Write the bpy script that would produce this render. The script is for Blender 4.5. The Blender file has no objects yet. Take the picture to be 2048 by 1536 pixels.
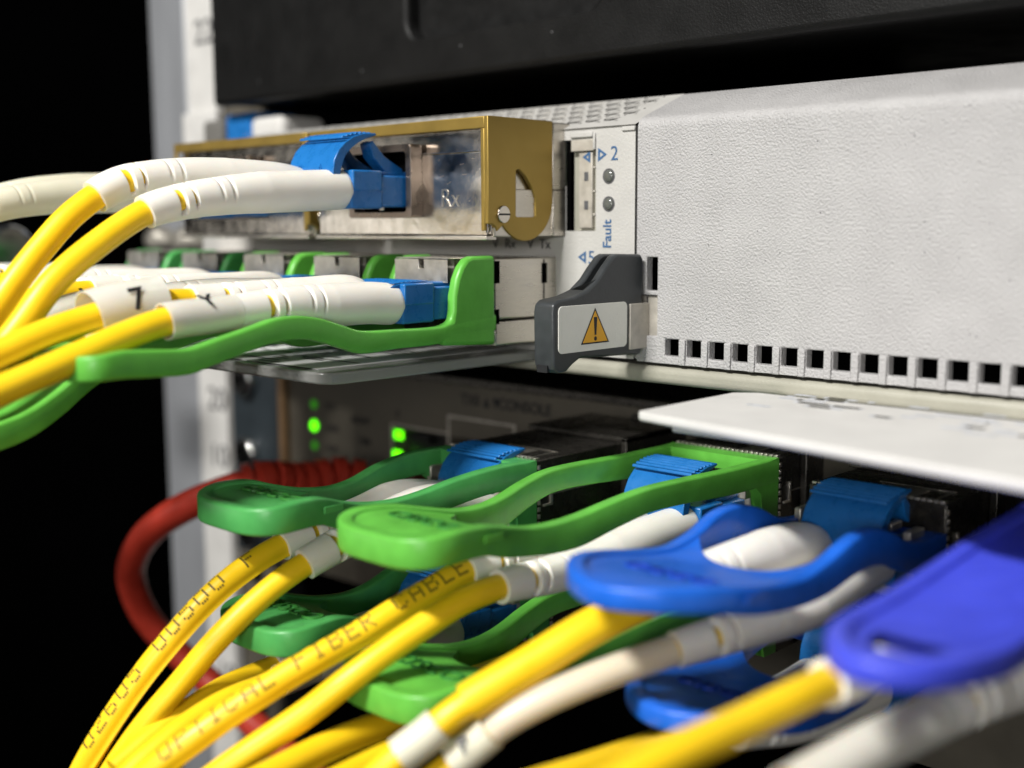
import bpy, bmesh, math, random
from mathutils import Vector, Matrix, Quaternion
random.seed(7)
S = bpy.context.scene
COL = S.collection
S.unit_settings.scale_length = 0.01            # one unit is one centimetre

# ------------------------------------------------------------------ camera
AX = ((0.724, -0.088, 0.684), (0.690, 0.099, -0.717), (-0.004, 0.991, 0.132))
m3 = Matrix(AX)
# orthonormalise
xx = Vector((m3[0][0], m3[1][0], m3[2][0])).normalized()
zz = Vector((m3[0][2], m3[1][2], m3[2][2])); zz = (zz - xx * zz.dot(xx)).normalized()
yy = zz.cross(xx)
M3 = Matrix(((xx.x, yy.x, zz.x), (xx.y, yy.y, zz.y), (xx.z, yy.z, zz.z)))
CAM = Vector((9.725, -12.708, 1.752))
cam = bpy.data.objects.new('camera', bpy.data.cameras.new('camera'))
COL.objects.link(cam)
cam.matrix_world = Matrix.Translation(CAM) @ M3.to_4x4()
cam.data.sensor_width = 36
cam.data.lens = 2395 / 2048 * 36
cam.data.clip_start = 0.1
cam.data.clip_end = 500
cam.data.dof.use_dof = True
cam.data.dof.focus_distance = 15.0
cam.data.dof.aperture_fstop = 0.145
S.camera = cam

def on(u, v, X=None, Y=None, Z=None):
    """point of the plane X=, Y= or Z= measured at photo pixel (u, v)"""
    r = M3 @ Vector(((u - 1024) / 2395, -(v - 768) / 2395, -1))
    t = (X - CAM.x) / r.x if X is not None else (Y - CAM.y) / r.y if Y is not None else (Z - CAM.z) / r.z
    return CAM + r * t

# ------------------------------------------------------------------ world and lamps
w = bpy.data.worlds.new('World'); S.world = w; w.use_nodes = True
bg = w.node_tree.nodes['Background']
bg.inputs[0].default_value = (0.9, 0.95, 1.0, 1); bg.inputs[1].default_value = 0.03
def lamp(name, loc, target, sx, sy, power, col):
    d = bpy.data.lights.new(name, 'AREA'); d.shape = 'RECTANGLE'; d.size = sx; d.size_y = sy
    d.energy = power; d.color = col
    o = bpy.data.objects.new(name, d); COL.objects.link(o)
    o.location = loc
    o.rotation_euler = (Vector(target) - Vector(loc)).to_track_quat('-Z', 'Y').to_euler()
    return o
lamp('ceiling_or_fill_lamp', (-2, -44, 40), (0, -2, 0), 14, 4, 58000, (1.0, 0.98, 0.94))
lamp('ceiling_or_fill_lamp', (24, -46, 6.5), (0, -2, 0), 22, 5, 8500, (1.0, 0.98, 0.95))  # low front fill, added to brighten the parts under the white card
lamp('reflection_lamp', (-46, -52, -1), (-3, -1, 1), 34, 12, 2200, (1.0, 0.96, 0.9))  # added source, gives the nickel faces a broad beige reflection
S.view_settings.view_transform = 'Standard'
S.view_settings.look = 'None'
S.view_settings.exposure = 0
S.view_settings.gamma = 1

# ------------------------------------------------------------------ materials
MATS = {}
def mat(name, col, rough=0.5, metal=0.0, bump=0.0, bscale=20.0, var=0.0, vscale=4.0, spec=0.5, sss=0.0,
        coat=0.0, trans=0.0, ior=1.45, emit=None, estr=0.0, stretch=None, bdist=0.02, detail=2.0, rvar=0.0):
    m = bpy.data.materials.new(name); m.use_nodes = True
    nt = m.node_tree; p = nt.nodes['Principled BSDF']
    p.inputs['Base Color'].default_value = (*col, 1)
    p.inputs['Roughness'].default_value = rough
    p.inputs['Metallic'].default_value = metal
    p.inputs['Specular IOR Level'].default_value = spec
    p.inputs['IOR'].default_value = ior
    if sss:
        p.inputs['Subsurface Weight'].default_value = sss
        p.inputs['Subsurface Radius'].default_value = (0.12, 0.08, 0.05)
        p.inputs['Subsurface Scale'].default_value = 1.0
    if coat:
        p.inputs['Coat Weight'].default_value = coat
    if trans:
        p.inputs['Transmission Weight'].default_value = trans
    if emit:
        p.inputs['Emission Color'].default_value = (*emit, 1)
        p.inputs['Emission Strength'].default_value = estr
    tc = nt.nodes.new('ShaderNodeTexCoord'); src = tc.outputs['Object']
    if stretch:
        mp = nt.nodes.new('ShaderNodeMapping'); mp.inputs['Scale'].default_value = stretch
        nt.links.new(src, mp.inputs[0]); src = mp.outputs[0]
    if bump:
        n = nt.nodes.new('ShaderNodeTexNoise'); n.inputs['Scale'].default_value = bscale
        n.inputs['Detail'].default_value = detail
        nt.links.new(src, n.inputs['Vector'])
        b = nt.nodes.new('ShaderNodeBump'); b.inputs['Strength'].default_value = bump
        b.inputs['Distance'].default_value = bdist
        nt.links.new(n.outputs['Fac'], b.inputs['Height'])
        nt.links.new(b.outputs[0], p.inputs['Normal'])
    if var:
        n = nt.nodes.new('ShaderNodeTexNoise'); n.inputs['Scale'].default_value = vscale
        n.inputs['Detail'].default_value = 6
        nt.links.new(src, n.inputs['Vector'])
        r = nt.nodes.new('ShaderNodeMapRange')
        r.inputs['From Min'].default_value = 0.3; r.inputs['From Max'].default_value = 0.7
        r.inputs['To Min'].default_value = 1 - var; r.inputs['To Max'].default_value = 1 + var * 0.5
        nt.links.new(n.outputs['Fac'], r.inputs['Value'])
        mx = nt.nodes.new('ShaderNodeVectorMath'); mx.operation = 'SCALE'
        mx.inputs[0].default_value = col
        nt.links.new(r.outputs[0], mx.inputs['Scale'])
        nt.links.new(mx.outputs[0], p.inputs['Base Color'])
        r2 = nt.nodes.new('ShaderNodeMapRange')
        r2.inputs['From Min'].default_value = 0.3; r2.inputs['From Max'].default_value = 0.7
        rv = rvar or 0.08
        r2.inputs['To Min'].default_value = max(0.02, rough - rv); r2.inputs['To Max'].default_value = min(1, rough + rv)
        nt.links.new(n.outputs['Fac'], r2.inputs['Value'])
        nt.links.new(r2.outputs[0], p.inputs['Roughness'])
    MATS[name] = m
    return m
mat('powder_white', (0.385, 0.378, 0.378), 0.5, bump=1.0, bscale=33, detail=2, bdist=0.024, var=0.08, vscale=1.6)
mat('painted_white', (0.45, 0.44, 0.42), 0.5, bump=0.35, bscale=26, bdist=0.02, var=0.06, vscale=2)
mat('flange_paint', (0.33, 0.32, 0.265), 0.45, bump=0.3, bscale=30, bdist=0.015, var=0.1, vscale=2)
mat('gold_anodised', (0.36, 0.245, 0.06), 0.42, metal=0.7, bump=0.25, bscale=60, bdist=0.006, var=0.08, vscale=3)
mat('nickel', (0.60, 0.56, 0.50), 0.2, metal=1.0, bump=0.25, bscale=7, bdist=0.01, var=0.1, vscale=5, rvar=0.07)
mat('satin_steel', (0.62, 0.58, 0.52), 0.32, metal=0.9, bump=0.3, bscale=9, bdist=0.006, var=0.12, vscale=3, stretch=(1, 1, 6))
mat('dull_steel', (0.52, 0.49, 0.43), 0.42, metal=0.8, var=0.25, vscale=6, bump=0.3, bscale=14, bdist=0.01)
mat('black_metal', (0.055, 0.051, 0.045), 0.27, metal=0.7, var=0.2, vscale=5, bump=0.2, bscale=20, bdist=0.01)
mat('black_powder', (0.0055, 0.0055, 0.0055), 0.5, spec=0.22, bump=0.5, bscale=38, bdist=0.012, var=0.12, vscale=2)
mat('black_gloss', (0.006, 0.006, 0.006), 0.45, spec=0.3, var=0.1)
mat('void_black', (0.002, 0.002, 0.002), 0.95, spec=0.0)
mat('charcoal_plastic', (0.04, 0.044, 0.047), 0.36, bump=0.25, bscale=30, bdist=0.006, var=0.15, vscale=6)
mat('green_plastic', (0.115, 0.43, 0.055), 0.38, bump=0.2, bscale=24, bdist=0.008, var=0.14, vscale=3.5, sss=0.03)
mat('shaded_green_plastic', (0.07, 0.34, 0.085), 0.36, bump=0.2, bscale=24, bdist=0.008, var=0.14, vscale=3.5, sss=0.03)  # darker copy of the green, shade of the left tabs put into the colour
mat('green_letter_shade', (0.035, 0.19, 0.03), 0.5, var=0.2)  # moulded letters in the tab's green, darkened to paint their relief shade
mat('blue_plastic', (0.012, 0.12, 0.60), 0.34, bump=0.2, bscale=24, bdist=0.008, var=0.12, vscale=3.5, sss=0.03)
mat('violet_blue_plastic', (0.055, 0.075, 0.62), 0.36, bump=0.1, bscale=14, bdist=0.01, var=0.1, vscale=2.5, sss=0.12)
mat('blue_letter_shade', (0.006, 0.05, 0.42), 0.5, var=0.2)  # relief shade of the raised blue letters, painted as a deeper blue
mat('connector_blue', (0.012, 0.135, 0.40), 0.3, var=0.1, vscale=6, sss=0.06, bump=0.08, bscale=20, bdist=0.01)
mat('boot_white', (0.83, 0.80, 0.735), 0.38, sss=0.35, var=0.04, vscale=2, bump=0.06, bscale=8, bdist=0.01)
mat('boot_cream', (0.70, 0.67, 0.53), 0.4, sss=0.35, var=0.06, vscale=2)
mat('cable_yellow', (0.93, 0.60, 0.012), 0.4, var=0.05, vscale=3, sss=0.1, bump=0.1, bscale=9, bdist=0.01)
mat('cable_print', (0.12, 0.085, 0.01), 0.6, var=0.25, vscale=40)
mat('cable_red', (0.46, 0.04, 0.022), 0.42, var=0.15, vscale=3)
mat('rail_alloy', (0.30, 0.31, 0.33), 0.45, metal=0.35, var=0.15, vscale=0.9, stretch=(1, 1, 0.2))
mat('rail_white', (0.55, 0.54, 0.52), 0.55, var=0.08, vscale=1.5)
mat('ink_blue', (0.035, 0.10, 0.22), 0.6, var=0.1)
mat('ink_black', (0.012, 0.012, 0.014), 0.6, var=0.1)
mat('ink_grey', (0.08, 0.08, 0.085), 0.6, var=0.2, vscale=12)
mat('sticker_white', (0.78, 0.77, 0.71), 0.42, bump=0.35, bscale=28, bdist=0.01, var=0.04)
mat('warning_amber', (0.80, 0.40, 0.02), 0.5, bump=0.3, bscale=28, bdist=0.01, var=0.06)
mat('paper_white', (0.66, 0.66, 0.66), 0.6, var=0.06, vscale=3)
mat('paper_print', (0.50, 0.52, 0.57), 0.6, var=0.3, vscale=9)
mat('card_white', (0.60, 0.59, 0.57), 0.45, var=0.05, vscale=2)
mat('dark_panel', (0.11, 0.098, 0.076), 0.5, metal=0.2, var=0.2, vscale=1.2, bump=0.1, bscale=12)
mat('slate_ear', (0.022, 0.030, 0.036), 0.45, metal=0.2, var=0.2, vscale=1.4)
mat('brown_edge', (0.20, 0.12, 0.06), 0.5, metal=0.4, var=0.2)
mat('dark_nickel', (0.30, 0.245, 0.21), 0.3, metal=0.95, var=0.15, vscale=5, bump=0.2, bscale=8, bdist=0.008)
mat('smudged_steel', (0.46, 0.43, 0.38), 0.42, metal=0.25, var=0.25, vscale=5)
mat('chrome', (0.75, 0.75, 0.73), 0.15, metal=1.0, var=0.1)
mat('lamp_grey', (0.10, 0.105, 0.095), 0.2, var=0.1, coat=0.5)
mat('led_green', (0.05, 0.5, 0.02), 0.4, emit=(0.12, 1.0, 0.0), estr=2.6)
mat('led_dim', (0.02, 0.2, 0.01), 0.4, emit=(0.10, 1.0, 0.0), estr=0.16)
mat('brown_plastic', (0.12, 0.035, 0.02), 0.4, var=0.2)
mat('wall_dark', (0.0015, 0.0015, 0.0016), 0.9, spec=0.0, var=0.3, vscale=0.1)
mat('grey_board', (0.12, 0.115, 0.105), 0.8, var=0.2, vscale=0.6)
def glassy(name, tint, rough):
    m = mat(name, tint, rough, trans=1.0, ior=1.49, spec=0.5, bump=0.15, bscale=18, bdist=0.01)
    return m
def film(name, col, clear):
    m = bpy.data.materials.new(name); m.use_nodes = True; nt = m.node_tree
    out = nt.nodes['Material Output']; p = nt.nodes['Principled BSDF']
    p.inputs['Base Color'].default_value = (*col, 1); p.inputs['Roughness'].default_value = 0.3
    p.inputs['Subsurface Weight'].default_value = 0.2
    t = nt.nodes.new('ShaderNodeBsdfTransparent'); t.inputs[0].default_value = (1, 0.99, 0.96, 1)
    mx = nt.nodes.new('ShaderNodeMixShader')
    n = nt.nodes.new('ShaderNodeTexNoise'); n.inputs['Scale'].default_value = 3
    r = nt.nodes.new('ShaderNodeMapRange'); r.inputs['To Min'].default_value = clear - 0.06; r.inputs['To Max'].default_value = clear + 0.06
    nt.links.new(n.outputs['Fac'], r.inputs['Value']); nt.links.new(r.outputs[0], mx.inputs[0])
    nt.links.new(p.outputs[0], mx.inputs[1]); nt.links.new(t.outputs[0], mx.inputs[2])
    nt.links.new(mx.outputs[0], out.inputs['Surface'])
    MATS[name] = m
film('sleeve_film', (0.86, 0.84, 0.78), 0.36)
mat('clear_acrylic', (0.55, 0.55, 0.53), 0.2, trans=0.6, ior=1.49, bump=0.3, bscale=22, bdist=0.012)
film('tube_film', (0.86, 0.81, 0.70), 0.5)

# ------------------------------------------------------------------ helpers
def finish(name, bm, material, parent=None, bevel=0.0, seg=2, smooth=True, angle=35):
    bmesh.ops.recalc_face_normals(bm, faces=bm.faces[:])
    me = bpy.data.meshes.new(name); bm.to_mesh(me); bm.free()
    me.materials.append(MATS[material])
    o = bpy.data.objects.new(name, me); COL.objects.link(o)
    if parent: o.parent = parent
    if smooth:
        me.polygons.foreach_set('use_smooth', [True] * len(me.polygons))
    if bevel:
        b = o.modifiers.new('edge', 'BEVEL'); b.width = bevel; b.segments = seg
        b.limit_method = 'ANGLE'; b.angle_limit = math.radians(40); b.harden_normals = False
    if smooth:
        bm2 = bmesh.new(); bm2.from_mesh(me)
        for e in bm2.edges:
            if len(e.link_faces) == 2 and e.calc_face_angle(0) > math.radians(angle): e.smooth = False
        bm2.to_mesh(me); bm2.free()
    return o
def thing(name, label, cat, loc=(0, 0, 0), group=None):
    o = bpy.data.objects.new(name, None); COL.objects.link(o); o.location = loc
    o.empty_display_size = 0.3
    tag(o, label, cat, group)
    return o
def tag(o, label=None, cat=None, group=None, kind=None):
    if label: o['label'] = label
    if cat: o['category'] = cat
    if group: o['group'] = group
    if kind: o['kind'] = kind
    return o
def box(bm, x0, x1, y0, y1, z0, z1):
    vs = [bm.verts.new((x, y, z)) for x in (x0, x1) for y in (y0, y1) for z in (z0, z1)]
    for f in ((0, 1, 3, 2), (4, 6, 7, 5), (0, 4, 5, 1), (2, 3, 7, 6), (0, 2, 6, 4), (1, 5, 7, 3)):
        bm.faces.new([vs[i] for i in f])
def bx(name, m, parent, *b, bevel=0.01, seg=2):
    bm = bmesh.new()
    flat = []
    for q in b:
        if isinstance(q[0], (tuple, list)): flat += list(q)
        else: flat.append(q)
    for q in flat: box(bm, *q)
    return finish(name, bm, m, parent, bevel, seg)
def bxs(name, m, parent, boxes, bevel=0.01, seg=2):
    return [bx(name, m, parent, q, bevel=bevel, seg=seg) for q in boxes]
def prism(bm, pts, axis, a, b):
    """polygon pts extruded from a to b along axis; pts are (y,z) for x, (x,z) for y, (x,y) for z"""
    def P(p, t):
        return {'x': (t, p[0], p[1]), 'y': (p[0], t, p[1]), 'z': (p[0], p[1], t)}[axis]
    A = [bm.verts.new(P(p, a)) for p in pts]; B = [bm.verts.new(P(p, b)) for p in pts]
    n = len(pts)
    bm.faces.new(A); bm.faces.new(B[::-1])
    for i in range(n): bm.faces.new((A[i], B[i], B[(i + 1) % n], A[(i + 1) % n]))
def ring_prism(bm, outer, inner, axis, a, b):
    """outer polygon with one hole, extruded (bridged by triangle fill)"""
    def P(p, t):
        return {'x': (t, p[0], p[1]), 'y': (p[0], t, p[1]), 'z': (p[0], p[1], t)}[axis]
    for t in (a, b):
        es = []
        for poly in (outer, inner):
            vs = [bm.verts.new(P(p, t)) for p in poly]
            es += [bm.edges.new((vs[i], vs[(i + 1) % len(vs)])) for i in range(len(vs))]
        bmesh.ops.triangle_fill(bm, use_beauty=True, edges=es)
    for poly in (outer, inner):
        n = len(poly)
        for i in range(n):
            p, q = poly[i], poly[(i + 1) % n]
            bm.faces.new([bm.verts.new(P(p, a)), bm.verts.new(P(q, a)), bm.verts.new(P(q, b)), bm.verts.new(P(p, b))])
    bmesh.ops.remove_doubles(bm, verts=bm.verts[:], dist=1e-4)
def cyl(bm, c, axis, r, a, b, n=24):
    pts = [(c[0] + r * math.cos(2 * math.pi * i / n), c[1] + r * math.sin(2 * math.pi * i / n)) for i in range(n)]
    prism(bm, pts, axis, a, b)
def text(s, size, loc, rot, m, parent, name='lettering', ext=0.004, align='CENTER', sx=1.0, bold=0.0):
    c = bpy.data.curves.new('t', 'FONT'); c.body = s; c.size = size; c.extrude = ext; c.align_x = align; c.align_y = 'CENTER'
    c.offset = bold
    o = bpy.data.objects.new('t', c); COL.objects.link(o)
    dg = bpy.context.evaluated_depsgraph_get()
    me = bpy.data.meshes.new_from_object(o.evaluated_get(dg))
    bpy.data.objects.remove(o); bpy.data.curves.remove(c)
    me.materials.clear(); me.materials.append(MATS[m])
    t = bpy.data.objects.new(name, me); COL.objects.link(t)
    t.location = loc; t.rotation_euler = rot; t.scale = (sx, 1, 1)
    if parent: t.parent = parent
    return t
R90 = math.pi / 2
FRONT = (R90, 0, 0)           # reads on a face looking towards -Y
SIDE = (R90, 0, R90)          # reads on a face looking towards +X

# curves -------------------------------------------------------------
def spline(pts, step=0.06):
    """centripetal-ish Catmull-Rom through pts, resampled evenly"""
    P = [Vector(p) for p in pts]
    P = [P[0] * 2 - P[1]] + P + [P[-1] * 2 - P[-2]]
    raw = []
    for i in range(1, len(P) - 2):
        p0, p1, p2, p3 = P[i - 1:i + 3]
        t0 = 0; t1 = t0 + (p1 - p0).length ** 0.5; t2 = t1 + (p2 - p1).length ** 0.5; t3 = t2 + (p3 - p2).length ** 0.5
        n = 24
        for k in range(n):
            t = t1 + (t2 - t1) * k / n
            A1 = p0 * ((t1 - t) / (t1 - t0)) + p1 * ((t - t0) / (t1 - t0))
            A2 = p1 * ((t2 - t) / (t2 - t1)) + p2 * ((t - t1) / (t2 - t1))
            A3 = p2 * ((t3 - t) / (t3 - t2)) + p3 * ((t - t2) / (t3 - t2))
            B1 = A1 * ((t2 - t) / (t2 - t0)) + A2 * ((t - t0) / (t2 - t0))
            B2 = A2 * ((t3 - t) / (t3 - t1)) + A3 * ((t - t1) / (t3 - t1))
            raw.append(B1 * ((t2 - t) / (t2 - t1)) + B2 * ((t - t1) / (t2 - t1)))
    raw.append(P[-2])
    L = [0]
    for a, b in zip(raw, raw[1:]): L.append(L[-1] + (b - a).length)
    n = max(4, int(L[-1] / step)); out = []; j = 0
    for k in range(n + 1):
        s = L[-1] * k / n
        while j < len(L) - 2 and L[j + 1] < s: j += 1
        f = (s - L[j]) / max(1e-9, L[j + 1] - L[j])
        out.append(raw[j].lerp(raw[j + 1], f))
    return out, L[-1]
class Path:
    def __init__(s, pts, step=0.06):
        s.p, s.L = spline(pts, step)
        n = len(s.p); s.step = s.L / (n - 1)
        s.t = []; s.n = []; s.b = []
        ref = Vector((0, 0, 1))
        for i in range(n):
            t = (s.p[min(n - 1, i + 1)] - s.p[max(0, i - 1)]).normalized()
            b = t.cross(ref).normalized(); nn = b.cross(t).normalized()
            s.t.append(t); s.n.append(nn); s.b.append(b)
    def at(s, d):
        f = max(0, min(s.L - 1e-6, d)) / s.step; i = int(f); f -= i
        j = min(i + 1, len(s.p) - 1)
        return s.p[i].lerp(s.p[j], f), s.t[i].lerp(s.t[j], f).normalized(), s.n[i].lerp(s.n[j], f).normalized(), s.b[i].lerp(s.b[j], f).normalized()
    def pt(s, d, th, r):
        p, t, n, b = s.at(d)
        return p + (n * math.cos(th) + b * math.sin(th)) * r
def tube(name, path, d0, d1, rad, m, parent, seg=20, step=0.08, hollow=0.0):
    """rad: number or function(distance from d0, angle)"""
    f = rad if callable(rad) else (lambda d, th: rad)
    bm = bmesh.new(); rings = []
    n = max(2, int((d1 - d0) / step))
    def ring(d, g): return [bm.verts.new(path.pt(d, 2 * math.pi * k / seg, g(2 * math.pi * k / seg))) for k in range(seg)]
    for i in range(n + 1):
        d = d0 + (d1 - d0) * i / n
        rings.append(ring(d, lambda th: f(d - d0, th)))
    if hollow:
        for i in range(n, -1, -1):
            d = d0 + (d1 - d0) * i / n
            rings.append(ring(d, lambda th: f(d - d0, th) - hollow))
        rings.append(rings[0])
    for a, b in zip(rings, rings[1:]):
        for k in range(seg): bm.faces.new((a[k], a[(k + 1) % seg], b[(k + 1) % seg], b[k]))
    if not hollow:
        bm.faces.new(rings[0]); bm.faces.new(rings[-1][::-1])
    return finish(name, bm, m, parent, angle=50)

# 5x7 dot glyphs as printed on cable jackets
GL = {'O': ('01110', '10001', '10001', '10001', '10001', '10001', '01110'), 'P': ('11110', '10001', '10001', '11110', '10000', '10000', '10000'),
      'T': ('11111', '00100', '00100', '00100', '00100', '00100', '00100'), 'I': ('01110', '00100', '00100', '00100', '00100', '00100', '01110'),
      'C': ('01110', '10001', '10000', '10000', '10000', '10001', '01110'), 'A': ('00100', '01010', '10001', '10001', '11111', '10001', '10001'),
      'L': ('10000', '10000', '10000', '10000', '10000', '10000', '11111'), 'F': ('11111', '10000', '10000', '11110', '10000', '10000', '10000'),
      'B': ('11110', '10001', '10001', '11110', '10001', '10001', '11110'), 'E': ('11111', '10000', '10000', '11110', '10000', '10000', '11111'),
      'R': ('11110', '10001', '10001', '11110', '10100', '10010', '10001'), '0': ('01110', '10001', '10001', '10001', '10001', '10001', '01110'),
      '2': ('01110', '10001', '00001', '00110', '01000', '10000', '11111'), '6': ('01110', '10000', '10000', '11110', '10001', '10001', '01110'),
      '5': ('11111', '10000', '11110', '00001', '00001', '10001', '01110'), ' ': ('00000',) * 7}
def cable_print(path, s, dist, ang, r, parent, pitch=0.044, row=0.034, gap=7.0, direction=-1):
    """dots wrapped on the jacket; text runs towards smaller distance when direction is -1"""
    bm = bmesh.new(); x = dist
    for ch in s:
        for ri, line in enumerate(GL[ch]):
            for ci, q in enumerate(line):
                if q == '1':
                    d = x + direction * ci * pitch; th = ang - direction * (3 - ri) * row / r
                    vs = []
                    for du, dv in ((-1, -1), (1, -1), (1, 1), (-1, 1)):
                        vs.append(bm.verts.new(path.pt(d + du * pitch * 0.36, th + dv * row * 0.5 / r, r + 0.003)))
                    bm.faces.new(vs)
        x += direction * gap * pitch
    return tag(finish('printed_text', bm, 'cable_print', parent, smooth=False), kind='stuff')

# ================================================================== setting
bx('cabinet_wall', 'wall_dark', None, (-60, -59, -40, 60, -40, 60), bevel=0)['kind'] = 'structure'
bx('cabinet_back', 'wall_dark', None, (-59, 60, 60, 61, -40, 60), bevel=0)['kind'] = 'structure'
bx('cabinet_floor', 'wall_dark', None, (-59, 60, -40, 60, -40, -39), bevel=0)['kind'] = 'structure'

# ================================================================== rack post
post = thing('rack_post', 'upright aluminium rack post with a white numbered strip, behind the cables at left', 'rack post')
bm = bmesh.new()
prism(bm, [(-16.1, 2.2), (-14.55, 2.2), (-14.55, 2.45), (-15.9, 2.45), (-15.9, 6), (-16.1, 6)], 'z', -14, 14)
finish('side_rail', bm, 'rail_alloy', post, bevel=0.08)
bm = bmesh.new()
prism(bm, [(-14.55, 2.28), (-14.3, 2.05), (-13.2, 2.05), (-13.2, 2.3), (-14.3, 2.3), (-14.55, 2.5)], 'z', -14, 14)
finish('front_strip', bm, 'rail_white', post, bevel=0.04)
bm = bmesh.new()
prism(bm, [(-13.25, 2.32), (-11.9, 2.32), (-11.9, 2.5), (-13.25, 2.5)], 'z', -14, 14)
finish('mounting_flange', bm, 'dark_panel', post, bevel=0.02)
for s, z in (('22', 5.9), ('20', -2.15), ('10', -3.45), ('18', -8.6)):
    text(s, 0.75, (-13.55, 2.04, z), FRONT, 'ink_grey', post, name='unit_number')
for z in (5.3, 3.7, -6.0, -9.2):
    bm = bmesh.new(); cyl(bm, (-12.6, z), 'y', 0.22, 2.25, 2.4, 20)
    finish('mounting_hole', bm, 'void_black', post)
bm = bmesh.new()
prism(bm, [(-14.3, 3.05), (-13.0, 3.05), (-12.75, 3.3), (-13.0, 3.6), (-13.0, 4.2), (-14.3, 4.2)], 'y', 1.9, 2.05)
finish('clip_collar', bm, 'rail_white', post, bevel=0.03)

# ================================================================== black appliance above
ap = thing('black_appliance', 'black powder coated appliance with a rounded recess, above the white chassis', 'server')
def rrect(x0, x1, z0, z1, r, n=6):
    out = []
    for cx, cz, a0 in ((x1 - r, z0 + r, -90), (x1 - r, z1 - r, 0), (x0 + r, z1 - r, 90), (x0 + r, z0 + r, 180)):
        for k in range(n + 1):
            a = math.radians(a0 + 90 * k / n); out.append((cx + r * math.cos(a), cz + r * math.sin(a)))
    return out
bm = bmesh.new()
ring_prism(bm, [(-11.35, 4.10), (14, 4.10), (14, 9.9), (-11.35, 9.9)], rrect(-5.52, -1.41, 4.76, 8.0, 0.34), 'y', 0.8, 1.15)
finish('front_panel', bm, 'black_powder', ap, bevel=0.09, seg=4)
bx('recess_plate', 'black_gloss', ap, (-5.9, -1.0, 1.08, 1.18, 4.6, 8.2))
bx('case', 'black_powder', ap, (-11.3, 13.9, 1.19, 30, 4.14, 9.8), bevel=0.03)
bm = bmesh.new()
for i in range(9):
    x = -9.5 + i * 2.6 + random.uniform(-.7, .7); z = random.uniform(4.15, 5.2)
    if -6.0 < x < -1 and z > 4.5: z = 4.4
    cyl(bm, (x, z + .15), 'y', 0.018, 0.794, 0.81, 8)
tag(finish('paint_blemish', bm, 'ink_grey', ap), kind='stuff')
br = bx('support_bracket', 'grey_board', None, (0.6, 5.0, 6, 6.5, 3.3, 6.5), bevel=0.02)
tag(br, 'dim grey bracket seen in the dark gap under the black appliance', 'bracket')

# ================================================================== white chassis
def tri_mark(parent, cx, cz, s, face, m='ink_blue', y=-0.003, thick=0.028, nm='printed_or_mirrored_arrow'):
    bm = bmesh.new(); k = 1 if face == 'R' else -1
    o_ = [(cx - k * s * .5, cz - s * .62), (cx + k * s * .55, cz), (cx - k * s * .5, cz + s * .62)]
    c_ = (cx - k * s * .12, cz)
    i_ = [(c_[0] + (p[0] - c_[0]) * (1 - thick * 3.2 / s), c_[1] + (p[1] - c_[1]) * (1 - thick * 3.2 / s)) for p in o_]
    ring_prism(bm, o_, i_, 'y', y, y + 0.003)
    return finish(nm, bm, m, parent, smooth=False)
ch = thing('network_chassis', 'white textured network chassis holding the brass and green transceivers', 'chassis')
def grid_plate(bm, xs, zs, holes, y0, d, tilt=None):
    """front sheet at y0 with rectangular openings of depth d; holes = set of (i, j) cells"""
    for i in range(len(xs) - 1):
        for j in range(len(zs) - 1):
            a, b, c, e = xs[i], xs[i + 1], zs[j], zs[j + 1]
            if (i, j) in holes:
                for p, q in (((a, c), (a, e)), ((a, e), (b, e)), ((b, e), (b, c)), ((b, c), (a, c))):
                    bm.faces.new([bm.verts.new(v) for v in ((p[0], y0, p[1]), (q[0], y0, q[1]), (q[0], y0 + d, q[1]), (p[0], y0 + d, p[1]))])
            else:
                bm.faces.new([bm.verts.new(v) for v in ((a, y0, c), (b, y0, c), (b, y0, e), (a, y0, e))])
                bm.faces.new([bm.verts.new(v) for v in ((a, y0 + d, c), (a, y0 + d, e), (b, y0 + d, e), (b, y0 + d, c))])
    bmesh.ops.remove_doubles(bm, verts=bm.verts[:], dist=1e-4)
# bezel (right): plate with the row of square vents, folded top
bm = bmesh.new()
xs = [-0.1, 0.06, 0.24]
x = 0.37
while x < 11.5:
    xs += [x, x + 0.235]; x += 0.3475
xs.append(12)
zs = [-0.05, 0.03, 0.26, 0.285, 0.82, 0.88, 1.32, 2.98]
holes = {(i, 1) for i in range(3, len(xs) - 2, 2)}
holes |= {(1, 5), (0, 3), (1, 3)}
grid_plate(bm, xs, zs, holes, 0.0, 0.15)
# close the outline on the left, folded chamfer on top
prof = [(0, 2.98), (0.006, 3.04), (0.03, 3.09), (0.07, 3.125), (0.13, 3.155), (1.0, 3.50), (1.06, 3.51), (3.0, 3.51)]
for (ya, za), (yb, zb) in zip(prof, prof[1:]):
    bm.faces.new([bm.verts.new(v) for v in ((-0.1, ya, za), (12, ya, za), (12, yb, zb), (-0.1, yb, zb))])
for za, zb in ((-0.05, 0.285), (0.82, 2.98)):
    bm.faces.new([bm.verts.new(v) for v in ((-0.1, 0, za), (-0.1, 0, zb), (-0.1, 0.15, zb), (-0.1, 0.15, za))])
bm.faces.new([bm.verts.new(v) for v in ((-0.1, 0, -0.05), (12, 0, -0.05), (12, 0.15, -0.05), (-0.1, 0.15, -0.05))])
bmesh.ops.remove_doubles(bm, verts=bm.verts[:], dist=1e-4)
bez = finish('bezel', bm, 'powder_white', ch, angle=50)
bez['label'] = 'large white textured bezel with a row of square vents'
b_ = bez.modifiers.new('edge', 'BEVEL'); b_.width = 0.018; b_.segments = 2; b_.limit_method = 'ANGLE'; b_.angle_limit = math.radians(50)
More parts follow.
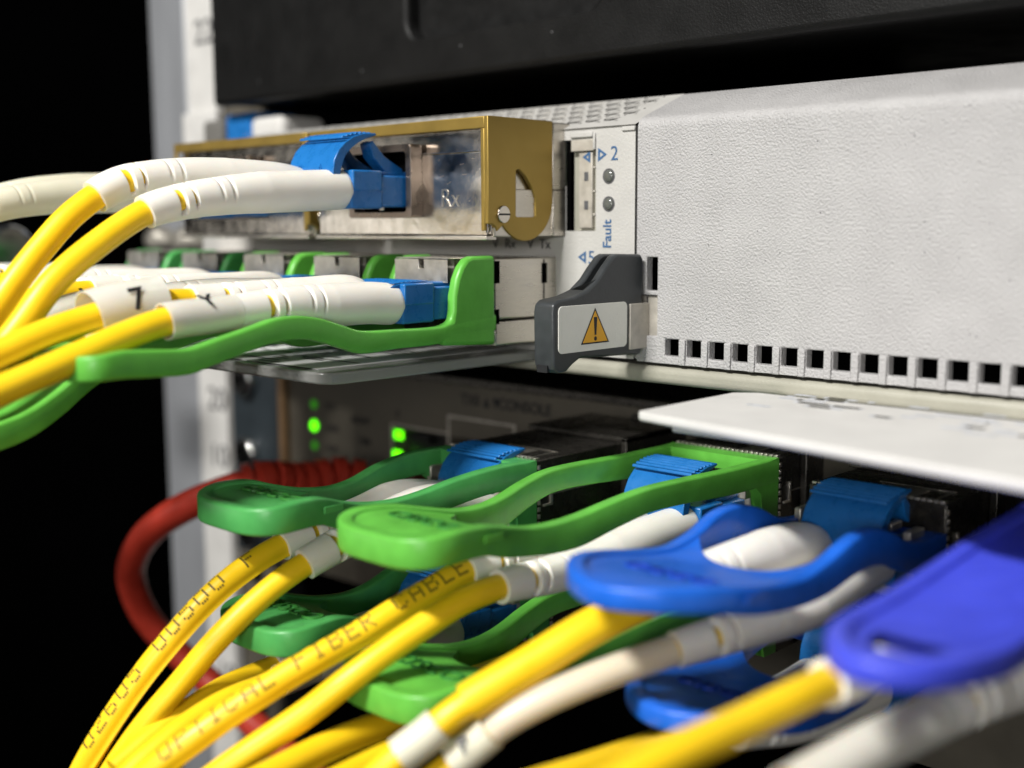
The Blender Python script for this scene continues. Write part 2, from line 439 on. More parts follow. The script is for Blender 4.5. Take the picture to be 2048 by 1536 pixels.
for i in range(3, len(xs) - 1, 1):
    if (i - 3) % 2 == 0 and xs[i] < 9 and i > 3:
        bx('vent_rib', 'powder_white', ch, (xs[i - 1] + .008, xs[i] - .008, -0.028, 0.0, -0.075, 0.262), bevel=0.012)
bm = bmesh.new()
for i in range(46):
    x, z = random.uniform(.3, 6.5), random.uniform(.4, 3.0); r_ = random.uniform(.004, .009)
    cyl(bm, (x, z), 'y', r_, -.004, .001, 6)
tag(finish('dust_speck', bm, 'ink_grey', ch), kind='stuff')
bx('vent_sill', 'powder_white', ch, (-0.08, 12, -0.006, 0.03, -0.07, -0.02), bevel=0.004)
bx('vent_shade', 'void_black', ch, (-0.3, 12, 0.5, 0.55, -0.05, 2.9), bevel=0)  # black sheet painted in for the shade behind the vents
bx('bottom_flange', 'flange_paint', ch, (-3.2, 12, -0.02, 4, -0.35, -0.115), bevel=0.09, seg=5)
bx('lever_hinge', 'smudged_steel', ch, ((-0.06, 0.22, 0.05, 0.12, 0.2, 0.81), (-0.2, 0.08, -0.35, 0.05, 0.12, 0.72)), bevel=0.01)
# port faceplate (left part) with openings for modules
bm = bmesh.new()
xs = [-10.6, -10.2, -9.2, -5.35, -5.15, -1.28, -1.2, -0.86, -0.14]
zs = [-0.05, 0.1, 1.38, 1.62, 1.68, 2.97, 3.05]
grid_plate(bm, [-10.6, -9.1, -5.35, -5.2, -1.36, -0.81, -0.14], [-0.05, 1.58, 1.66, 2.90, 3.05], {(1, 1), (3, 1), (1, 2), (3, 2), (4, 2)}, 0.0, 0.12)
finish('faceplate', bm, 'painted_white', ch, angle=50)
bm = bmesh.new()
box(bm, -0.145, -0.105, 0.06, 0.5, -0.05, 3.07)
finish('seam_gap', bm, 'void_black', ch)
# embossed top corner and cage springs in the port opening
bx('port_cage', 'flange_paint', ch, (-1.36, -0.80, 0.09, 0.11, 1.66, 2.9), bevel=0.008)
bxs('cage_spring', 'smudged_steel', ch, ((-1.26, -0.86, 0.0, 0.09, 2.74, 2.9), (-1.14, -0.9, 0.03, 0.09, 1.7, 2.72),
   (-0.87, -0.83, 0.0, 0.09, 2.5, 2.53), (-0.87, -0.83, 0, 0.09, 2.18, 2.21), (-0.87, -0.83, 0, 0.09, 1.86, 1.9)), bevel=0.01)
tri_mark(ch, -1.0, 2.66, 0.13, 'L', y=0.026)  # reflection of the arrow print, painted onto the cage spring
bxs('cage_slot', 'ink_grey', ch, ((-1.04, -0.97, 0.024, 0.029, 2.34, 2.46), (-1.04, -0.97, 0.024, 0.029, 1.95, 2.07)), bevel=0.004)
bx('cage_gap', 'void_black', ch, (-1.35, -1.27, 0.02, 0.089, 1.66, 2.88), bevel=0)
bxs('corner_tab', 'painted_white', ch, ((-0.85, -0.81, -0.03, -0.001, 2.75, 2.98), (-1.25, -0.855, -0.03, -0.001, 2.92, 3.0), (-0.36, -0.14, -0.025, -0.001, 2.97, 3.03)), bevel=0.015)
# perforated sloping top
bm = bmesh.new()
def slope(x, t): return (x, 0.02 + 0.98 * t, 3.07 + 0.42 * t)
P = 0.33; rows = 4; N = 16
def cell(x0, t0, w_, h_):
    sq = []; ci = []; lo = []
    for k in range(N):
        a = 2 * math.pi * (k + 0.5) / N
        c, s = math.cos(a), math.sin(a); m = max(abs(c), abs(s))
        sq.append(bm.verts.new(slope(x0 + w_ / 2 + c / m * w_ / 2, t0 + h_ / 2 + s / m * h_ / 2)))
        q = slope(x0 + w_ / 2 + c * w_ * 0.40, t0 + h_ / 2 + s * h_ * 0.40)
        ci.append(bm.verts.new(q)); lo.append(bm.verts.new((q[0], q[1] + 0.01, q[2] - 0.03)))
    for k in range(N):
        j = (k + 1) % N
        bm.faces.new((sq[k], sq[j], ci[j], ci[k])); bm.faces.new((ci[k], ci[j], lo[j], lo[k]))
for r_ in range(rows):
    off = 0 if r_ % 2 else P / 2
    for i in range(int(9.6 / P)):
        cell(-0.42 - P * (i + 1) - off, 0.14 + r_ * 0.222, P, 0.222)
def strip(xa, xb, ta, tb):
    bm.faces.new([bm.verts.new(slope(*q)) for q in ((xa, ta), (xb, ta), (xb, tb), (xa, tb))])
strip(-10.6, -0.12, -0.05, 0.14)
strip(-0.42, -0.12, 0.14, 1.028)
for r_ in range(rows):
    off = 0 if r_ % 2 else P / 2
    if off: strip(-0.42 - off, -0.42, 0.14 + r_ * 0.222, 0.14 + (r_ + 1) * 0.222)
strip(-10.6, -0.12, 1.028, 1.06)
finish('perforated_top', bm, 'painted_white', ch, angle=60)
bm = bmesh.new()
prism(bm, [(0.14, -0.04), (1.05, -0.04), (1.05, 3.2), (0.14, 2.9)], 'x', -10.6, -0.2)
finish('inner_shade', bm, 'void_black', ch)  # black block added so the holes and ports look dark inside
bx('case', 'black_metal', ch, (-10.5, 11.9, 1.1, 30, -0.05, 3.4), bevel=0.02)
# indicator lamps and print on the faceplate
for z in (2.39, 2.02):
    bm = bmesh.new(); bmesh.ops.create_uvsphere(bm, u_segments=20, v_segments=10, radius=0.085)
    for v in bm.verts: v.co.y *= 0.45
    o = finish('indicator_lamp', bm, 'lamp_grey', ch); o.location = (-0.585, 0.0, z)
    bm = bmesh.new()
    out = [(0.105 * math.cos(a * math.pi / 10), 0.105 * math.sin(a * math.pi / 10)) for a in range(20)]
    inn = [(p[0] * 0.82, p[1] * 0.82) for p in out]
    ring_prism(bm, out, inn, 'y', -0.004, 0.001)
    q = finish('lamp_rim', bm, 'ink_grey', o)
tri_mark(ch, -0.70, 2.68, 0.15, 'R'); text('2', 0.27, (-0.49, -0.002, 2.68), FRONT, 'ink_blue', ch)
text('Fault', 0.20, (-0.60, -0.002, 1.62), (R90, -R90, 0), 'ink_blue', ch, bold=0.003)
tri_mark(ch, -1.05, 1.30, 0.14, 'L'); text('5', 0.26, (-0.88, -0.002, 1.29), FRONT, 'ink_blue', ch)
text('6', 0.24, (-0.95, -0.002, 0.92), FRONT, 'ink_blue', ch)
for w_, x_ in (('V', -2.72), ('Rx', -2.42), ('V', -2.02), ('Tx', -1.74)): text(w_, 0.2, (x_, -0.002, 1.47), FRONT, 'ink_black', ch)
# ejector lever with warning sticker
XL = 0.05
lev = bmesh.new()
pl = [(-0.10, 1.36), (-0.60, 1.37), (-0.68, 1.34), (-0.83, 1.21), (-0.98, 1.06), (-1.18, 0.93), (-1.44, 0.86), (-1.74, 0.83), (-1.82, 0.78),
      (-1.84, 0.68), (-1.83, 0.06), (-1.80, -0.02), (-1.72, -0.07), (-1.58, -0.06), (-1.46, 0.02), (-1.32, 0.085), (-0.14, 0.04), (-0.06, 0.09), (-0.05, 1.30)]
prism(lev, pl, 'x', XL - 0.33, XL)
lever = finish('ejector_lever', lev, 'charcoal_plastic', ch)
cut = bmesh.new()
prism(cut, [(-0.02, 1.6), (-0.02, 1.0), (-0.58, 1.17), (-0.74, 1.07), (-0.92, 0.90), (-1.08, 0.86), (-1.18, 0.96), (-0.9, 1.4), (-0.7, 1.6)], 'x', XL - 0.215, XL - 0.115)
cut = finish('cut', cut, 'charcoal_plastic')
bo = lever.modifiers.new('groove', 'BOOLEAN'); bo.operation = 'DIFFERENCE'; bo.object = cut; bo.solver = 'EXACT'
nm_ = bpy.data.meshes.new_from_object(lever.evaluated_get(bpy.context.evaluated_depsgraph_get()))
lever.modifiers.clear(); lever.data = nm_; nm_.materials.clear(); nm_.materials.append(MATS['charcoal_plastic'])
bpy.data.objects.remove(cut)
bm = bmesh.new(); bm.from_mesh(nm_)
for e in bm.edges: e.smooth = not (len(e.link_faces) == 2 and e.calc_face_angle(0) > math.radians(35))
bm.to_mesh(nm_); bm.free()
b_ = lever.modifiers.new('edge', 'BEVEL'); b_.width = 0.032; b_.segments = 3; b_.limit_method = 'ANGLE'; b_.angle_limit = math.radians(40)
bx('lever_slot', 'ink_black', lever, (XL - .27, XL - .1, -1.835, -1.80, -.06, .03), bevel=0)
lever['label'] = 'charcoal plastic ejector lever with a warning sticker'
bm = bmesh.new(); prism(bm, [(y, z) for y, z in rrect(-1.75, -0.40, 0.17, 0.755, 0.07)], 'x', XL, XL + 0.012)
finish('sticker', bm, 'sticker_white', lever, bevel=0.004)
bm = bmesh.new(); prism(bm, [(-1.33, 0.255), (-0.775, 0.255), (-1.055, 0.705)], 'x', XL + 0.012, XL + 0.015)
finish('warning_border', bm, 'ink_black', lever, smooth=False)
bm = bmesh.new(); prism(bm, [(-1.295, 0.275), (-0.81, 0.275), (-1.055, 0.668)], 'x', XL + 0.015, XL + 0.0175)
finish('warning_triangle', bm, 'warning_amber', lever, smooth=False)
bm = bmesh.new(); prism(bm, [(-1.07, 0.365), (-1.035, 0.365), (-1.02, 0.59), (-1.085, 0.59)], 'x', XL + 0.0175, XL + 0.0195)
cyl(bm, (-1.052, 0.318), 'x', 0.028, XL + 0.0175, XL + 0.0195, 12)
finish('exclamation_mark', bm, 'ink_black', lever, smooth=False)
# clear pull-out card of the chassis
card = thing('label_card', 'clear acrylic pull-out card with printed paper, under the green levers', 'label card')
KX, KZ = -1.85, -0.04
ka = on(655, 753, X=KX); kb = Vector((KX, 0, 0))
cc = [(kb.x, .3), (ka.x, ka.y + .25), (ka.x - .05, ka.y + .10), (ka.x - .2, ka.y), (ka.x - .4, ka.y - .01), (-8.6, ka.y - .01), (-8.6, .3)]
bm = bmesh.new(); prism(bm, cc, 'z', KZ - .15, KZ)
finish('clear_plate', bm, 'clear_acrylic', card, bevel=0.03, seg=3)
bx('paper_insert', 'paper_white', card, (-8.3, ka.x - .45, ka.y + .2, 0.1, KZ + .002, KZ + .008), bevel=0)
bm = bmesh.new()
for i in range(90):
    x = random.uniform(-8.1, -4.2); y = -3.0 + 0.17 * random.randint(0, 16); L_ = random.uniform(0.1, 0.5)
    box(bm, x + 1.1, min(x + 1.1 + L_, -2.4), y - .7, y - .63, KZ + .0085, KZ + .0105)
tag(finish('printed_lines', bm, 'ink_black', card, smooth=False), kind='stuff')
for x0, x1, y0, y1 in ((-4.6, -3.4, -2.98, -2.93), (-4.6, -3.4, -2.2, -2.15)):
    bx('printed_rule', 'ink_black', card, (x0 + 1, x1 + 1, y0 - .7, y1 - .7, KZ + .0085, KZ + .011), bevel=0)

# white card of the lower switch
wc = thing('white_card', 'blurred white pull-out card with faint print, over the blue connectors at right', 'label card')
ZC = -0.22
ca, cb, cd = on(1270, 822, Z=ZC), on(2048, 962, Z=ZC), on(1482, 781, Z=ZC)
bm = bmesh.new()
prism(bm, [(ca.x, ca.y + .06), (ca.x + .08, ca.y - .02), (ca.x + 7.4, ca.y + (cb.y - ca.y) / (cb.x - ca.x) * 7.4), (ca.x + 7.4, cd.y), (cd.x + .25, cd.y), (cd.x, cd.y - .2)], 'z', ZC - .1, ZC)
finish('card_plate', bm, 'card_white', wc, bevel=0.03, seg=3)
bx('card_tray', 'card_white', wc, (ca.x + .18, ca.x + 7.3, ca.y + .4, cd.y + .6, ZC - .26, ZC - .105), bevel=0.03)
bm = bmesh.new()
for i in range(70):
    x = random.uniform(ca.x + .6, ca.x + 6.5); y = ca.y + 1.0 + 0.17 * random.randint(0, 7)
    box(bm, x, x + random.uniform(.08, .35), y, y + 0.08, ZC + .001, ZC + .003)
tag(finish('printed_lines', bm, 'paper_print', wc, smooth=False), kind='stuff')

# ================================================================== lower switch
sw = thing('network_switch', 'dark rack switch with green lamps and console port, in shadow below the clear card', 'switch')
YP = 2.0
bm = bmesh.new()
grid_plate(bm, [-10.75, -7.45, -5.95, -5.85, -4.3, -3.2, 14], [-5.4, -3.4, -2.95, -2.05, -1.7, -1.0], {(1, 2), (3, 2)}, YP, 0.4)
finish('front_panel', bm, 'dark_panel', sw, angle=50)
bx('case', 'black_metal', sw, (-10.7, 14, YP + 0.4, 30, -5.4, -1.0), bevel=0)
bx('panel_lip', 'black_metal', sw, (-10.75, 14, YP - 0.25, YP + 0.1, -1.04, -0.9), bevel=0.02)
bx('side_edge', 'brown_edge', sw, (-10.95, -10.75, YP - 0.15, YP + 0.4, -5.4, -1.0), bevel=0.02)
bx('mounting_ear', 'slate_ear', sw, (-12.75, -10.95, YP - 0.1, YP + 0.05, -5.4, -1.0), bevel=0.03)
for z in (-1.55, -3.15, -4.9):
    bm = bmesh.new(); cyl(bm, (-12.1, z), 'y', 0.36, YP - 0.3, YP - 0.1, 28)
    s_ = finish('ear_screw', bm, 'chrome', sw, bevel=0.06, seg=3)
    bx('screw_slot', 'void_black', s_, (-12.35, -11.85, YP - 0.31, YP - 0.295, z - 0.04, z + 0.04), (-12.14, -12.06, YP - 0.312, YP - 0.296, z - .25, z + .25), bevel=0)
def led(x, z, r, m, parent, nm='status_lamp'):
    bm = bmesh.new(); cyl(bm, (x, z), 'y', r, YP - 0.02, YP, 20); return finish(nm, bm, m, parent, bevel=0.004)
led(-9.9, -2.31, 0.11, 'led_green', sw); led(-9.89, -1.87, 0.09, 'led_dim', sw); led(-9.9, -2.72, 0.09, 'led_dim', sw); led(-9.75, -3.12, 0.08, 'led_dim', sw)
bx('port_lamp', 'led_green', sw, (-7.43, -7.2, YP + 0.02, YP + 0.04, -2.28, -2.12), bevel=0)
bx('port_lamp', 'led_green', sw, (-7.43, -7.2, YP - 0.02, YP + 0.0, -2.66, -2.5), bevel=0)
bx('port_socket', 'black_gloss', sw, ((-7.2, -5.95, YP + 0.2, YP + 0.39, -2.95, -2.05), (-7.1, -6.5, YP + 0.05, YP + 0.2, -2.3, -2.12)), bevel=0.02)
bx('console_socket', 'black_gloss', sw, ((-5.85, -4.3, YP + 0.3, YP + 0.39, -2.95, -2.05), (-5.0, -4.35, YP + 0.05, YP + 0.3, -2.5, -2.1)), bevel=0.02)
bxs('socket_frame', 'smudged_steel', sw, ((-5.92, -4.22, YP - .012, YP, -1.70, -1.66), (-5.92, -5.87, YP - .012, YP, -2.9, -1.70), (-4.28, -4.23, YP - .012, YP, -2.9, -1.70), (-7.5, -5.9, YP - .012, YP, -2.02, -1.99), (-7.49, -7.46, YP - .012, YP, -2.95, -2.02)), bevel=.004)
bxs('socket_contact', 'gold_anodised', sw, [(-4.7 + q * .09, -4.66 + q * .09, YP + .04, YP + .3, -2.05, -2.02) for q in range(4)], bevel=0)
bx('socket_latch', 'brown_plastic', sw, (-4.85, -4.4, YP - 0.02, YP + 0.1, -2.3, -2.02), bevel=0.02)
text('TX0', 0.26, (-5.33, YP - 0.003, -1.34), FRONT, 'ink_black', sw, bold=.006)
text('CONSOLE', 0.27, (-4.02, YP - 0.003, -1.34), FRONT, 'ink_black', sw, bold=.006)
text('0', 0.32, (-1.65, YP - 0.003, -1.32), FRONT, 'ink_black', sw, bold=.006)
for x, up in ((-4.93, 1), (-4.7, -1), (-1.3, 1)):
    bm = bmesh.new(); prism(bm, [(x - .09, -1.34 - .09 * up), (x + .09, -1.34 - .09 * up), (x, -1.34 + .1 * up)], 'y', YP - 0.004, YP - 0.001)
    finish('printed_or_mirrored_arrow', bm, 'ink_black', sw, smooth=False)
for s, x, z in (('STS', -9.35, -1.87), ('LINK', -9.3, -2.31), ('ALM', -9.35, -2.72), ('MGMT', -8.4, -2.05), ('10M', -8.3, -2.45), ('0', -7.3, -1.8)):
    text(s, 0.2, (x, YP - 0.003, z), FRONT, 'ink_black', sw, bold=.004)

# ================================================================== brass-framed transceivers
def screw(parent, y, z, x, r):
    bm = bmesh.new(); cyl(bm, (y, z), 'x', r, x, x + 0.03, 24)
    s_ = finish('screw', bm, 'nickel', parent, bevel=0.008)
    bx('screw_slot', 'ink_black', s_, (x + 0.0285, x + 0.032, y - r * .95, y + r * .95, z - 0.012, z + 0.012), bevel=0)
def brass_module(xr, label):
    t = thing('brass_transceiver', label, 'transceiver', (xr, 0, 1.55), 'brass-framed transceivers in the top row')
    W = 3.8
    # frame: top strip, cheek with rounded end and slot
    bm = bmesh.new()
    y0, y1 = -1.5, -0.24
    out = [(y0, 1.60), (y0, 0.21)]
    for k in range(0, 5):
        out.append((y0 + 0.04 + 0.12 * math.sin(k / 4 * R90), 0.21 - 0.1 * (1 - math.cos(k / 4 * R90))))
    cy, cz, r = -0.79, 0.53, 0.55
    for k in range(0, 17):
        a = math.radians(218 + (360 - 218) * k / 16)
        out.append((cy + r * math.cos(a), cz + r * math.sin(a)))
    out += [(y1, 0.6), (y1, 1.60)]
    slot = [(-0.96, 0.30), (-0.6, 0.30), (-0.585, 0.33), (-0.59, 0.55), (-0.66, 0.7), (-0.78, 0.84), (-0.9, 0.93), (-0.945, 0.93), (-0.97, 0.9), (-0.975, 0.32)]
    ring_prism(bm, out[::-1], slot, 'x', -0.07, 0.0)
    box(bm, -W, -0.07, y0, y0 + 0.05, 1.445, 1.60)
    box(bm, -W, -0.07, y0 + 0.05, y1, 1.55, 1.60)
    box(bm, -W, -W + 0.07, y0, y0 + 0.05, 0.9, 1.445)
    box(bm, -0.14, -0.07, y0, y0 + 0.04, 0.12, 1.445)
    finish('frame', bm, 'gold_anodised', t, bevel=0.012)
    # nickel body
    bm = bmesh.new()
    box(bm, -W + 0.1, -0.08, -1.38, 0.9, 0.06, 1.53)
    box(bm, -W + 0.12, -0.1, -1.43, -1.38, 0.06, 1.16)
    finish('body', bm, 'nickel', t, bevel=0.02)
    bxs('side_shell', 'satin_steel', t, ((-0.075, -0.025, -1.36, -0.12, 0.04, 0.67), (-0.08, 0.0, -0.235, 0.12, 0.675, 1.585), (-0.08, 0.0, -0.235, 0.12, 0.04, 0.665)), bevel=0.015)
    bx('lower_lip', 'satin_steel', t, (-W + .1, -0.05, -1.49, -1.3, 0.0, 0.055), bevel=0.01)
    bm = bmesh.new()
    for q in range(34):
        x_, z_ = random.uniform(-1.3, -.15), random.uniform(.1, 1.1); a_ = random.choice((-.9, -.8, 1.1, .2)) + random.uniform(-.2, .2); l_ = random.uniform(.02, .10)
        dx_, dz_ = math.cos(a_) * l_, math.sin(a_) * l_
        bm.faces.new([bm.verts.new(v) for v in ((x_, -1.4335, z_), (x_ + dx_, -1.4335, z_ + dz_), (x_ + dx_ + .004, -1.4335, z_ + dz_ - .004), (x_ + .004, -1.4335, z_ - .004))])
    tag(finish('scratches', bm, 'satin_steel', t, smooth=False), kind='stuff')
    bx('seam_line', 'chrome', t, (-1.55, -0.12, -1.438, -1.428, 1.163, 1.172), bevel=0)
    # port block
    cx, z0 = -2.03, 0.67
    bm = bmesh.new()
    o_ = rrect(cx - 0.68, cx + 0.68, 0.30, 1.30, 0.05, 3)
    i_ = rrect(cx - 0.57, cx + 0.57, 0.38, 1.20, 0.05, 3)
    ring_prism(bm, o_, i_, 'y', -1.64, -1.43)
    finish('port_block', bm, 'dark_nickel', t, bevel=0.03, seg=3)
    bx('port_cavity', 'void_black', t, (cx - 0.575, cx + 0.575, -1.445, -1.432, 0.375, 1.205), bevel=0)
    bx('port_divider', 'nickel', t, (cx - 0.05, cx + 0.05, -1.6, -1.446, 0.40, 1.16), bevel=0.01)
    text('R', 0.36, (-0.88, -1.433, 0.55), FRONT, 'satin_steel', t, ext=0.006, bold=-0.006)
    text('x', 0.36, (-0.69, -1.433, 0.55), FRONT, 'satin_steel', t, ext=0.006, bold=-0.006)
    screw(t, -1.23, 0.335, 0.0, 0.115)
    return t
brass_module(-1.38, 'nearest brass-framed silver transceiver marked Rx, beside the numeral two')
brass_module(-5.23, 'farther brass-framed silver transceiver at the left end of the top row')

# ================================================================== pull tabs
def smooth_tab(prof, root_y, name, m, parent, bar=0.17, floor=4.4, tip_len=0.9, collar=1.0, top_bar=True, floor_drop=0.07, marks=True, sq=2.6, ftick=0.10, hole=None):
    """prof: (s, top z, bar height, half width) from root outwards; loops round the tip"""
    S_ = [p[0] for p in prof]
    def ev(s):
        s = max(S_[0], min(S_[-1], s))
        for i in range(len(prof) - 1):
            if s <= prof[i + 1][0] + 1e-9: break
        p0 = prof[max(0, i - 1)]; p1 = prof[i]; p2 = prof[i + 1]; p3 = prof[min(len(prof) - 1, i + 2)]
        h = p2[0] - p1[0]; t = (s - p1[0]) / h; r = []
        for c in (1, 2, 3):
            m1 = (p2[c] - p0[c]) / max(1e-6, p2[0] - p0[0]) * h; m2 = (p3[c] - p1[c]) / max(1e-6, p3[0] - p1[0]) * h
            r.append((2 * t**3 - 3 * t * t + 1) * p1[c] + (t**3 - 2 * t * t + t) * m1 + (3 * t * t - 2 * t**3) * p2[c] + (t**3 - t * t) * m2)
        return r
    smax = S_[-1]; st = smax - tip_len
    half = []
    n = 64
    for k in range(n + 1):
        s = st * k / n; z, h, w_ = ev(s); half.append((w_ - bar / 2, s, z, h))
    for k in range(1, 19):
        a = R90 * k / 18
        s = st + (tip_len - bar / 2) * math.sin(a) ** (2 / sq); z, h, w_ = ev(s)
        half.append(((w_ - bar / 2) * math.cos(a) ** (2 / sq), s, z, h))
    half[-1] = (0.0, half[-1][1], half[-1][2], half[-1][3])
    path = half + [(-x, s, z, h) for x, s, z, h in half[-2::-1]]
    bm = bmesh.new(); rings = []
    r = 0.032
    for i, (x, s, z, h) in enumerate(path):
        a = path[max(0, i - 1)]; b = path[min(len(path) - 1, i + 1)]
        t = Vector((b[0] - a[0], -(b[1] - a[1]), 0)).normalized(); nn = Vector((-t.y, t.x, 0))
        c = Vector((x, -s, z - h / 2)); ring = []
        bw, hh = bar / 2, h / 2
        for px, pz in ((-bw + r, -hh), (bw - r, -hh), (bw - r * .3, -hh + r * .3), (bw, -hh + r), (bw, hh - r), (bw - r * .3, hh - r * .3), (bw - r, hh),
                       (-bw + r, hh), (-bw + r * .3, hh - r * .3), (-bw, hh - r), (-bw, -hh + r), (-bw + r * .3, -hh + r * .3)):
            ring.append(bm.verts.new(c + nn * px + Vector((0, 0, pz))))
        rings.append(ring)
    for a, b in zip(rings, rings[1:]):
        for k in range(12): bm.faces.new((a[k], a[(k + 1) % 12], b[(k + 1) % 12], b[k]))
    bm.faces.new(rings[0]); bm.faces.new(rings[-1][::-1])
    # paddle floor
    def wid(s):
        z, h, w_ = ev(s)
        if s > st:
            q = min(1, (s - st) / (tip_len - bar / 2)); w_ = w_ * (max(0, 1 - q ** sq)) ** (1 / sq)
        return max(0.0, w_ - bar * .5), z
    G = 26; Hn = 22
    top = []; bot = []
    for i in range(G + 1):
        uu = -1 + 2 * i / G; rt = []; rb = []
        s0 = floor - 0.55 * abs(uu) ** 2.2
        for j in range(Hn + 1):
            s = s0 + (smax - bar * .55 - s0) * j / Hn; wv, z = wid(s)
            drop = floor_drop * (1 - abs(uu) ** 6)
            rt.append(bm.verts.new((uu * wv, -s, z - drop))); rb.append(bm.verts.new((uu * wv, -s, z - drop - ftick)))
        top.append(rt); bot.append(rb)
    for i in range(G):
        for j in range(Hn):
            if hole:
                c_ = top[i][j].co; e_ = top[i + 1][j + 1].co
                if ((c_.x + e_.x) / 2 / hole[2]) ** 2 + ((-(c_.y + e_.y) / 2 - hole[0]) / hole[1]) ** 2 < 1: continue
            bm.faces.new((top[i][j], top[i + 1][j], top[i + 1][j + 1], top[i][j + 1]))
            bm.faces.new((bot[i][j], bot[i][j + 1], bot[i + 1][j + 1], bot[i + 1][j]))
        bm.faces.new((top[i][0], bot[i][0], bot[i + 1][0], top[i + 1][0]))
    # root collar
    z, h, w_ = ev(0)
    if collar:
        for sx in (-1, 1):
            xa, xb = sorted((sx * w_, sx * (w_ - bar)))
            pts = [(0.0, z), (0.0, z - collar), (-0.28, z - collar), (-0.36, z - collar * .75), (-0.42, z - h - .08), (-0.55, z - h + 0.02), (-0.55, z - 0.05), (-0.05, z)]
            prism(bm, pts, 'x', xa + 0.003, xb - 0.003)
        if top_bar: box(bm, -w_ + 0.02, w_ - 0.02, -0.28, -0.0, z - 0.2, z - 0.002)
    o = finish(name, bm, m, parent, angle=60)
    return o, ev
TAB = [(0, 0, .34, .86), (0.6, 0.005, .34, .86), (1.2, 0.01, .33, .86), (2.2, 0.04, .30, .86), (2.8, 0.04, .30, .84), (3.3, -.02, .33, .78), (3.8, -.11, .36, .70),
       (4.2, -.14, .34, .66), (4.6, -.11, .32, .66), (5.0, -.02, .34, .70), (5.4, .07, .32, .76), (5.8, .10, .33, .80), (6.1, .07, .32, .80), (6.3, .03, .30, .78)]
SHORT = [(0, 0, .34, .86), (0.45, .02, .34, .86), (0.9, .01, .33, .85), (1.4, -.05, .34, .79), (1.9, -.15, .35, .70), (2.3, -.18, .34, .66), (2.75, -.13, .32, .66), (3.1, -.04, .34, .70),
         (3.45, .07, .32, .76), (3.8, .09, .33, .80), (4.05, .06, .32, .80), (4.3, .02, .29, .78)]
def tabbed_module(label, loc, m, group, prof=TAB, floor=5.0, w_=0.85, body=1.1, depth=None, mark='CISCO', pm='green_letter_shade', tip=0.72, sq=3.6, bar=0.17, markpos=None, ftick=0.1, hole=None):
    t = thing('tabbed_transceiver', label, 'transceiver', loc, group)
    d = (YP - loc[1]) if depth is None else depth
    tab, ev = smooth_tab(prof, 0, 'pull_tab', m, t, floor=floor, tip_len=tip, sq=sq, bar=bar, ftick=ftick, collar=body - 0.02, hole=hole)
    bm = bmesh.new()
    box(bm, -w_, w_, 0.0, d + .3, -body, -0.005)
    finish('metal_shell', bm, 'black_metal', t, bevel=0.015)
    bxs('cage_front', 'black_metal', t, ((-w_ - .1, w_ + .1, d * .55, d + .1, -0.0, 0.07), (w_ + .005, w_ + .1, d * .55, d + .1, -body - .05, 0.07)), bevel=0.012)
    bxs('shell_spring', 'satin_steel', t, ((w_, w_ + 0.03, .25, .3, -.62, -.36), (w_, w_ + 0.03, .12, .3, -.64, -.61), (w_ * .2, w_ * .5, .1, .5, 0.0, 0.02)), bevel=0.004)
    bm = bmesh.new()
    for q in range(22):
        xx_ = -w_ + .06 + q * (2 * w_ - .12) / 21
        box(bm, xx_ - .028, xx_ + .028, .015, .10, -.01, .022)
    for q in range(9):
        zz_ = -.1 - q * .095
        box(bm, w_ - .005, w_ + .014, .02, .07, zz_ - .03, zz_ + .03)
    tag(finish('spring_fingers', bm, 'satin_steel', t, bevel=0.004), kind='stuff')
    bxs('latch_post', 'dull_steel', t, ((-.75, -.66, -.50, -.2, -.42, -.2), (.60, .70, -.55, -.2, -.50, -.24), (.36, .44, -.45, -.2, -.3, -.2)), bevel=0.02, seg=3)
    bxs('shell_seam', 'satin_steel', t, ((w_, w_ + .006, .3, d * .55, -.50, -.485), (-w_ * .3, w_ * .8, .62, .64, 0.0, .008), (w_ * .75, w_ * .78, .2, .6, 0.0, .008)), bevel=0)
    bx('port_face', 'dull_steel', t, (-w_ + .12, w_ - .12, -0.3, 0.0, -body + .02, -.35), bevel=0.02)
    zt = ev(smx_ := prof[-1][0] - .5)
    mm_ = bx('mould_mark', m, tab, ((zt[2] - .004, zt[2] + .006, -smx_ + .35, -smx_ + .62, zt[0] - .2, zt[0] - .12),), bevel=.004)
    if mark:
        mp = markpos or 5.55
        s1 = mp; z = ev(s1)[0]; dz = (ev(s1 + .3)[0] - ev(s1 - .3)[0]) / .6
        tx_ = text(mark, 0.27, (0, -s1, z - 0.056), (-math.atan(dz), 0, 0), pm, tab, name='moulded_lettering', ext=0.012, bold=0.0)
        tx_.scale = (1.3, 1.35, 1)
    return t
gg = 'green pull-tab transceivers in the lower switch'
gb = 'blue pull-tab transceivers in the lower switch'
T1 = (-1.62, -1.25, -1.34); T2 = (0.68, 0.98, -1.32); T3 = (-1.62, -1.0, -2.78); T4 = (0.70, 0.98, -2.90)
tabbed_module('shaded green pull-tab transceiver, upper left of four, with its tab over the rack post', T1, 'shaded_green_plastic', gg, prof=SHORT, floor=3.1, markpos=3.6)
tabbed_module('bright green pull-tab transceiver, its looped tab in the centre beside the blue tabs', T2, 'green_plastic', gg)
tabbed_module('green pull-tab transceiver directly below the upper left tab, crossed by yellow cables', T3, 'shaded_green_plastic', gg, prof=SHORT, floor=3.1, markpos=3.6)
tabbed_module('bright green pull-tab transceiver at bottom centre, above two white cable clips', T4, 'green_plastic', gg)
